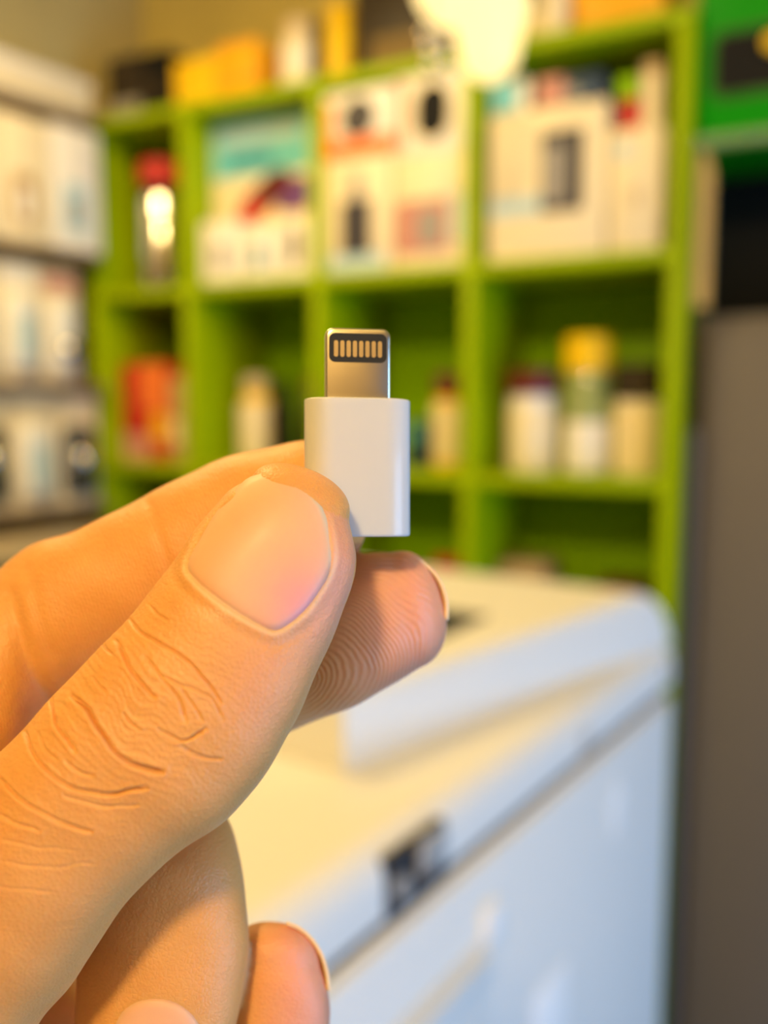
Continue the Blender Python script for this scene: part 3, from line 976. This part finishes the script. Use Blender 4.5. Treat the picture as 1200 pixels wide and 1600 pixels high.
CREASES = [(catmull(p, 4), wd * 0.82, dp_ * 1.75) for p, wd, dp_ in CREASES]
NAILS = smooth_closed(NAIL, 4)

# finer faces where the thumb shows its creases and nail fold
co, no = arrays(hm)
px, py, D = project(co)
TH_POLY = [(s[0], s[1]) for s in THUMB[:15]] + [(s[2], s[3]) for s in THUMB[:15]][::-1]
thumb_mask = inside(px, py, TH_POLY) & (D < 87.5) & (no[:, 2] > -0.05)
fine = thumb_mask & (py < 1420) & (px > -20)
fpoly = set(np.nonzero(fine)[0].tolist())
bm = bmesh.new()
bm.from_mesh(hm)
bm.verts.ensure_lookup_table()
ed = [e for e in bm.edges if e.verts[0].index in fpoly and e.verts[1].index in fpoly]
bmesh.ops.subdivide_edges(bm, edges=ed, cuts=2, use_grid_fill=True, smooth=0.0)
bm.to_mesh(hm)
bm.free()
print('hand verts', len(hm.vertices), 'faces', len(hm.polygons))

bvh_b = bmesh.new()
bvh_b.from_mesh(hm)
BVH = BVHTree.FromBMesh(bvh_b)
bvh_b.free()


def onhand(x, y, maxD=None):
    d = Vector(((x - 600) / FPX, (800 - y) / FPX, -1.0)).normalized()
    h = BVH.ray_cast(Vector((0, 0, 0)), d)
    return h[0]


co, no = arrays(hm)
px, py, D = project(co)
thumb = inside(px, py, TH_POLY) & (D < 88) & (no[:, 2] > -0.2)
disp = np.zeros(len(co))
idx = np.nonzero(thumb & (px > -60) & (py < 1460))[0]
x, y = px[idx], py[idx]
wob = 3.0 * np.sin(x * 0.11 + y * 0.07) + 2.0 * np.sin(x * 0.05 - y * 0.13 + 1.0)
dd = np.zeros(len(idx))
for P_, wd, dep in CREASES:
    bb = (x > P_[:, 0].min() - 40) & (x < P_[:, 0].max() + 40) & (y > P_[:, 1].min() - 40) & (y < P_[:, 1].max() + 40)
    ii = np.nonzero(bb)[0]
    d = seg_dist(x[ii] + wob[ii] * 0.5, y[ii] + wob[ii] * 0.4, P_)
    g_ = -dep * np.exp(-(d / wd) ** 2) + dep * 0.10 * np.exp(-((d - 2.6 * wd) / (2.2 * wd)) ** 2)
    e0 = np.hypot(x[ii] - P_[0, 0], y[ii] - P_[0, 1])
    e1 = np.hypot(x[ii] - P_[-1, 0], y[ii] - P_[-1, 1])
    dd[ii] += g_ * np.clip(np.minimum(e0, e1) / 14 + 0.25, 0, 1)
# pillowed wrinkles between the creases over the knuckle
cx_, cy_ = 190, 1110
q = ((x - cx_) * 0.55 - (y - cy_) * 0.84) / 150
r_ = ((x - cx_) * 0.84 + (y - cy_) * 0.55) / 170
kn = np.exp(-(q ** 2) * 0.9 - r_ ** 2)
along = ((x - cx_) * 0.55 - (y - cy_) * 0.84)
acr = ((x - cx_) * 0.84 + (y - cy_) * 0.55)
ph = along + 10 * np.sin(acr * 0.03 + 0.6) + 5 * np.sin(acr * 0.083 + along * .03)
dd += kn * 0.028 * np.sin(ph * 0.24) * (0.6 + 0.4 * np.sin(acr * 0.06 + along * 0.02))
dd += kn * 0.02 * np.sin(ph * 0.55 + 2.0 * np.sin(acr * 0.09))
disp[idx] += dd
# nail bed and the fold of skin round it
sd = seg_dist(px[idx], py[idx], NAILS, True)
ins = inside(px[idx], py[idx], NAILS)
sd = np.where(ins, -sd, sd)
axn = np.array([0.57, -0.82])
av = ((px[idx] - 405) * axn[0] + (py[idx] - 860) * axn[1])     # + towards the tip
proxw = np.clip((60 - av) / 110, 0.0, 1.0)
rightw = np.clip(((px[idx] - 405) * 0.82 + (py[idx] - 860) * 0.57) / 60, 0, 1)
fold = np.maximum(proxw, 0.7 * rightw)
dd = np.where(ins, -0.20 * np.clip(-sd / 7, 0, 1), 0.0)
dd += fold * 0.15 * np.exp(-((sd - 6) / 7.5) ** 2) * (sd > -8)
dd += -0.07 * proxw * np.exp(-((sd - 24) / 7) ** 2)
disp[idx] += dd
# where the middle pad is pressed flat and soft bumps everywhere
ii = np.nonzero((D > 92) & (px < 330) & (py > 640) & (py < 1200))[0]
for line, wd, dep in (([(14, 930), (22, 960), (32, 1000), (56, 1060), (90, 1110)], 15, 0.6), ([(232, 786), (246, 830), (262, 880), (275, 930)], 9, 0.16), ([(44, 890), (60, 960), (80, 1020)], 10, 0.15)):
    d = seg_dist(px[ii], py[ii], catmull(line, 4))
    disp[ii] += -dep * np.exp(-(d / wd) ** 2)
low = 0.10 * np.sin(co[:, 0] * 0.55 + co[:, 1] * 0.3) * np.sin(co[:, 1] * 0.42 - co[:, 2] * 0.4)
disp += low
co2 = co + no * disp[:, None]

# attributes that steer the skin material
MIDPOLY = [(430, 850), (720, 850), (720, 1160), (430, 1160)]
mid = inside(px, py, MIDPOLY) & (D > 91) & (D < 104)
IDXPOLY = [(-50, 640), (640, 640), (640, 850), (300, 1000), (60, 1180), (-50, 1180)]
ind = inside(px, py, IDXPOLY) & (D > 89) & ~mid
ringp = np.zeros(len(co))
rmask = np.zeros(len(co))
dx, dy = px - 476, py - 1066
ca, sa = math.cos(0.48), math.sin(0.48)
ex = dx * ca - dy * sa
ey = dx * sa + dy * ca
rad = np.sqrt((ex * 0.72) ** 2 + (ey * 1.0) ** 2)
ringp = np.where(mid, rad + 5 * np.sin(ex * 0.045) + 3 * np.sin(ey * 0.06 + ex * 0.02), ringp)
rmask = np.where(mid, np.clip((695 - px) / 40, 0, 1), rmask)
# the index finger: lines across the finger
ia = (px - 300) * 0.86 - (py - 800) * 0.5
ib = (px - 300) * 0.5 + (py - 800) * 0.86
ringp = np.where(ind, ia * 1.15 + 0.0022 * ib ** 2 + 6 * np.sin(ib * 0.03), ringp)
rmask = np.where(ind, 0.26, rmask)
rmask = np.where(thumb & ~mid & ~ind, 0.0, rmask)
pink = np.zeros(len(co))
pink = np.where(mid, np.clip((px - 500) / 140, 0, 1) * 0.7 + 0.05, pink)
pk = (px > 345) & (py > 1420) & (D > 94)
pink = np.where(pk, np.clip((px - 380) / 70, 0, 1) * 0.8, pink)
tipd = np.hypot(px - 520, py - 900)
pink = np.where(thumb, 0.75 * np.exp(-((px - 530) / 70) ** 2 - ((py - 900) / 150) ** 2) + 0.30 * np.exp(-((px - 400) / 60) ** 2 - ((py - 1060) / 90) ** 2), pink)
pale = np.zeros(len(co))
sdall = seg_dist(px, py, NAILS, True)
pale = np.where(thumb & (sdall < 16), np.exp(-((sdall - 4) / 4.0) ** 2) * 0.45 * np.clip((py - 780) / 100, 0.25, 1), pale)
fl = np.exp(-(((px - 306) / 10) ** 2 + ((py - 868) / 30) ** 2)) + 0.7 * np.exp(-(((px - 345) / 40) ** 2 + ((py - 958) / 12) ** 2))
spk = np.sin(px * 0.9 + 2 * np.sin(py * 0.31)) * np.sin(py * 0.7 + px * 0.23)
pale = np.where(thumb, np.maximum(pale, fl * np.clip(spk * 1.4, 0, 1)), pale)

hm.vertices.foreach_set('co', co2.astype(np.float32).ravel())
for nm, arr in (('ridge', ringp), ('ridgemask', rmask), ('pink', pink), ('pale', pale)):
    at = hm.attributes.new(nm, 'FLOAT', 'POINT')
    at.data.foreach_set('value', arr.astype(np.float32))
hm.transform(CM @ Matrix.Scale(0.001, 4))
hm.update()
for p_ in hm.polygons:
    p_.use_smooth = True

# skin
SK = bpy.data.materials.new('skin')
SK.use_nodes = True
nt = SK.node_tree
b = nt.nodes['Principled BSDF']
L = nt.links.new


def node(t, **kw):
    n = nt.nodes.new(t)
    for k, v in kw.items():
        setattr(n, k, v)
    return n


def attr(nm):
    n = node('ShaderNodeAttribute', attribute_name=nm)
    return n.outputs['Fac']


def mth(op, a, b_=None, c=None):
    n = node('ShaderNodeMath', operation=op)
    for i, v in enumerate((a, b_, c)):
        if v is None:
            continue
        if isinstance(v, (int, float)):
            n.inputs[i].default_value = v
        else:
            L(v, n.inputs[i])
    return n.outputs[0]


def mixc(f, a, b_):
    n = node('ShaderNodeMix', data_type='RGBA')
    if isinstance(f, (int, float)):
        n.inputs[0].default_value = f
    else:
        L(f, n.inputs[0])
    for i, v in ((6, a), (7, b_)):
        if isinstance(v, tuple):
            n.inputs[i].default_value = (*v, 1)
        else:
            L(v, n.inputs[i])
    return n.outputs[2]


tc = node('ShaderNodeTexCoord')


def noise(sc, det=3):
    n = node('ShaderNodeTexNoise')
    n.inputs['Scale'].default_value = sc
    n.inputs['Detail'].default_value = det
    L(tc.outputs['Object'], n.inputs['Vector'])
    return n.outputs['Fac']


SKIN_A = (0.66, 0.30, 0.085)
SKIN_B = (0.74, 0.37, 0.125)
colr = mixc(noise(260), SKIN_A, SKIN_B)
colr = mixc(attr('pink'), colr, (0.74, 0.32, 0.23))
colr = mixc(attr('pale'), colr, (0.84, 0.62, 0.40))
L(colr, b.inputs['Base Color'])
b.inputs['Roughness'].default_value = 0.46
b.inputs['Specular IOR Level'].default_value = 0.42
b.inputs['Subsurface Weight'].default_value = 0.45
b.inputs['Subsurface Radius'].default_value = (0.0011, 0.0004, 0.0002)
b.inputs['Subsurface Scale'].default_value = 1.0
vor = node('ShaderNodeTexVoronoi', feature='DISTANCE_TO_EDGE')
vor.inputs['Scale'].default_value = 2300
L(tc.outputs['Object'], vor.inputs['Vector'])
cell = mth('MINIMUM', mth('MULTIPLY', vor.outputs['Distance'], 4.0), 1.0)
rphase = mth('MULTIPLY', mth('ADD', attr('ridge'), mth('MULTIPLY', noise(450), 5.0)), 2 * math.pi / 6.0)
rwave = mth('MULTIPLY', mth('SINE', rphase), attr('ridgemask'))
inv = mth('SUBTRACT', 1.0, attr('ridgemask'))
h1 = mth('MULTIPLY', mth('MULTIPLY', cell, 0.35), inv)
h2 = mth('MULTIPLY', noise(1500, 4), 0.9)
h3 = mth('MULTIPLY', mth('MULTIPLY', rwave, mth('MULTIPLY', noise(420, 2), 1.2)), 0.55)
height = mth('ADD', mth('ADD', h1, h2), h3)
bp = node('ShaderNodeBump')
bp.inputs['Strength'].default_value = 0.75
bp.inputs['Distance'].default_value = 0.0001
L(height, bp.inputs['Height'])
L(bp.outputs['Normal'], b.inputs['Normal'])
hm.materials.clear()
hm.materials.append(SK)
hand = bpy.data.objects.new('hand', hm)
COL.objects.link(hand)
hand['label'] = 'left hand of a person reaching in and pinching the white adapter'
hand['category'] = 'hand'

# ------------------------------------------------------------------ nails
NL = bpy.data.materials.new('nail')
NL.use_nodes = True
nt = NL.node_tree
b = nt.nodes['Principled BSDF']
L = nt.links.new
tc = node('ShaderNodeTexCoord')
cn = mixc(noise(180), (0.74, 0.40, 0.235), (0.78, 0.44, 0.27))
cn = mixc(attr('pinkbed'), cn, (0.76, 0.33, 0.33))
cn = mixc(attr('edge'), cn, (0.78, 0.62, 0.42))
L(cn, b.inputs['Base Color'])
b.inputs['Roughness'].default_value = 0.5
b.inputs['Specular IOR Level'].default_value = 0.3
b.inputs['Coat Weight'].default_value = 0.05
b.inputs['Coat Roughness'].default_value = 0.25
b.inputs['Subsurface Weight'].default_value = 0.4
b.inputs['Subsurface Radius'].default_value = (0.0012, 0.0005, 0.0003)
b.inputs['Subsurface Scale'].default_value = 1.0


def nail(outline, lift, distal, width_edge=8, pinkc=None, label=None, rows=10):
    """nail plate moulded on the finger: rings shrink from the outline to its middle"""
    O = smooth_closed(outline, 3)
    c = O.mean(0)
    K = len(O)
    co_, edge_, pb_ = [], [], []
    radii = [1.0] + [1 - (i / rows) for i in range(1, rows)] + [0.02]
    # the plate's depth is a smooth surface fitted to the finger under it
    qs, ds = [], []
    for r in (0.15, 0.35, 0.55, 0.75, 0.9, 0.97):
        for p in O:
            q = c + (p - c) * r
            h = onhand(q[0], q[1])
            if h is not None:
                qs.append((q - c) / 100)
                ds.append(-h.z)
    qs = np.array(qs)

    def basis(q):
        X, Y = q[..., 0], q[..., 1]
        return np.stack([np.ones_like(X), X, Y, X * X, X * Y, Y * Y, X ** 3, X * X * Y, X * Y * Y, Y ** 3, X ** 4, X * X * Y * Y, Y ** 4], -1)
    coef = np.linalg.lstsq(basis(qs), np.array(ds), rcond=None)[0]
    for ri, r in enumerate(radii):
        for p in O:
            q = c + (p - c) * r
            depth = float(basis((q - c) / 100) @ coef)
            h = Vector(((q[0] - 600) / FPX * depth, (800 - q[1]) / FPX * depth, -depth))
            rise = lift * min(1.0, (1 - r) * 7) - 0.10 * (1 if ri == 0 else 0)
            k = (depth - rise) / depth
            co_.append(h * k)
            e_ = float(seg_dist(np.array([q[0]]), np.array([q[1]]), distal)[0])
            edge_.append(math.exp(-(e_ / width_edge) ** 2))
            pb_.append(0 if pinkc is None else math.exp(-((q[0] - pinkc[0]) / pinkc[2]) ** 2 - ((q[1] - pinkc[1]) / pinkc[3]) ** 2))
    # even out the depth of the rings
    faces = []
    R = len(radii)
    for j in range(R - 1):
        for k in range(K):
            faces.append((j * K + k, j * K + (k + 1) % K, (j + 1) * K + (k + 1) % K, (j + 1) * K + k))
    faces.append(tuple((R - 1) * K + k for k in range(K)))
    top = len(co_)
    for k in range(K):                     # rim going down into the flesh, then a closed back
        v = co_[k]
        co_.append(v * ((-v.z + 0.35) / -v.z))
        edge_.append(edge_[k])
        pb_.append(pb_[k])
    for k in range(K):
        faces.append((k, top + k, top + (k + 1) % K, (k + 1) % K))
    faces.append(tuple(top + k for k in range(K))[::-1])
    m = bpy.data.meshes.new('nail')
    m.from_pydata([tuple(v) for v in co_], [], faces)
    m.transform(CM @ Matrix.Scale(0.001, 4))
    bm = bmesh.new()
    bm.from_mesh(m)
    bmesh.ops.recalc_face_normals(bm, faces=bm.faces[:])
    bm.to_mesh(m)
    bm.free()
    for nm, arr in (('edge', edge_), ('pinkbed', pb_)):
        m.attributes.new(nm, 'FLOAT', 'POINT').data.foreach_set('value', np.array(arr, np.float32))
    for p_ in m.polygons:
        p_.use_smooth = True
    m.materials.append(NL)
    o = bpy.data.objects.new('nail', m)
    COL.objects.link(o)
    o.parent = hand
    if label:
        o['label'] = label
    return o


nail(NAIL, 0.16, [(465, 744), (492, 772), (510, 805), (521, 845), (523, 877)], 7, (470, 945, 55, 60), 'broad thumb nail with a pink lower corner')
nail([(168, 1640), (172, 1606), (186, 1578), (212, 1563), (244, 1559), (276, 1566), (302, 1584), (316, 1610), (318, 1650), (312, 1700), (290, 1730), (245, 1742), (200, 1732), (172, 1700)],
     0.22, [(172, 1700), (200, 1732), (245, 1742), (290, 1730), (312, 1700)], 10, None)


# the far nails show only as a rim over the fingertips: thin shells over the back of the tip
def rim_nail(line, D0, D1, centre):
    P_ = catmull(line, 4)
    c = np.array(centre, float)
    bm = bmesh.new()
    grid = []
    rows = 9
    for side in (0, 1):
        for j in range(rows):
            t = j / (rows - 1)
            D_ = D0 + (D1 - D0) * t
            row = []
            for i_, p in enumerate(P_):
                f_ = i_ / (len(P_) - 1)
                ends = math.sin(math.pi * min(max(f_, 0.04), 0.96)) ** 0.4
                k = 1 - 0.62 * (t ** 2.0)
                q = c + (p - c) * k * (0.955 + 0.045 * ends)
                if side:
                    v_ = c - q
                    q = q + v_ / np.linalg.norm(v_) * 6.0
                v = cpt(q[0], q[1], D_)
                row.append(bm.verts.new((v[0], v[1], -v[2])))
            grid.append(row)
    for blk in (0, rows):
        for a, b_ in zip(grid[blk:blk + rows], grid[blk + 1:blk + rows]):
            for i_ in range(len(a) - 1):
                bm.faces.new((a[i_], a[i_ + 1], b_[i_ + 1], b_[i_]))
    for a, b_ in ((grid[0], grid[rows]), (grid[rows - 1], grid[2 * rows - 1])):
        for i_ in range(len(a) - 1):
            bm.faces.new((a[i_], a[i_ + 1], b_[i_ + 1], b_[i_]))
    for e_ in (0, -1):
        for j in range(rows - 1):
            bm.faces.new((grid[j][e_], grid[j + 1][e_], grid[rows + j + 1][e_], grid[rows + j][e_]))
    bmesh.ops.recalc_face_normals(bm, faces=bm.faces[:])
    m = bpy.data.meshes.new('nail')
    bm.to_mesh(m)
    bm.free()
    m.transform(CM @ Matrix.Scale(0.001, 4))
    n_ = len(m.vertices)
    m.attributes.new('edge', 'FLOAT', 'POINT').data.foreach_set('value', np.full(n_, 0.75, np.float32))
    m.attributes.new('pinkbed', 'FLOAT', 'POINT').data.foreach_set('value', np.zeros(n_, np.float32))
    for p_ in m.polygons:
        p_.use_smooth = True
    m.materials.append(NL)
    o = bpy.data.objects.new('nail', m)
    COL.objects.link(o)
    o.parent = hand
    return o


rim_nail([(604, 861), (633, 863), (658, 874), (678, 890), (692, 911), (701, 938), (703, 970)], 98.6, 107.0, (625, 950))
rim_nail([(448, 1437), (469, 1447), (489, 1465), (504, 1488), (514, 1516), (519, 1550)], 99.0, 107.0, (440, 1530))
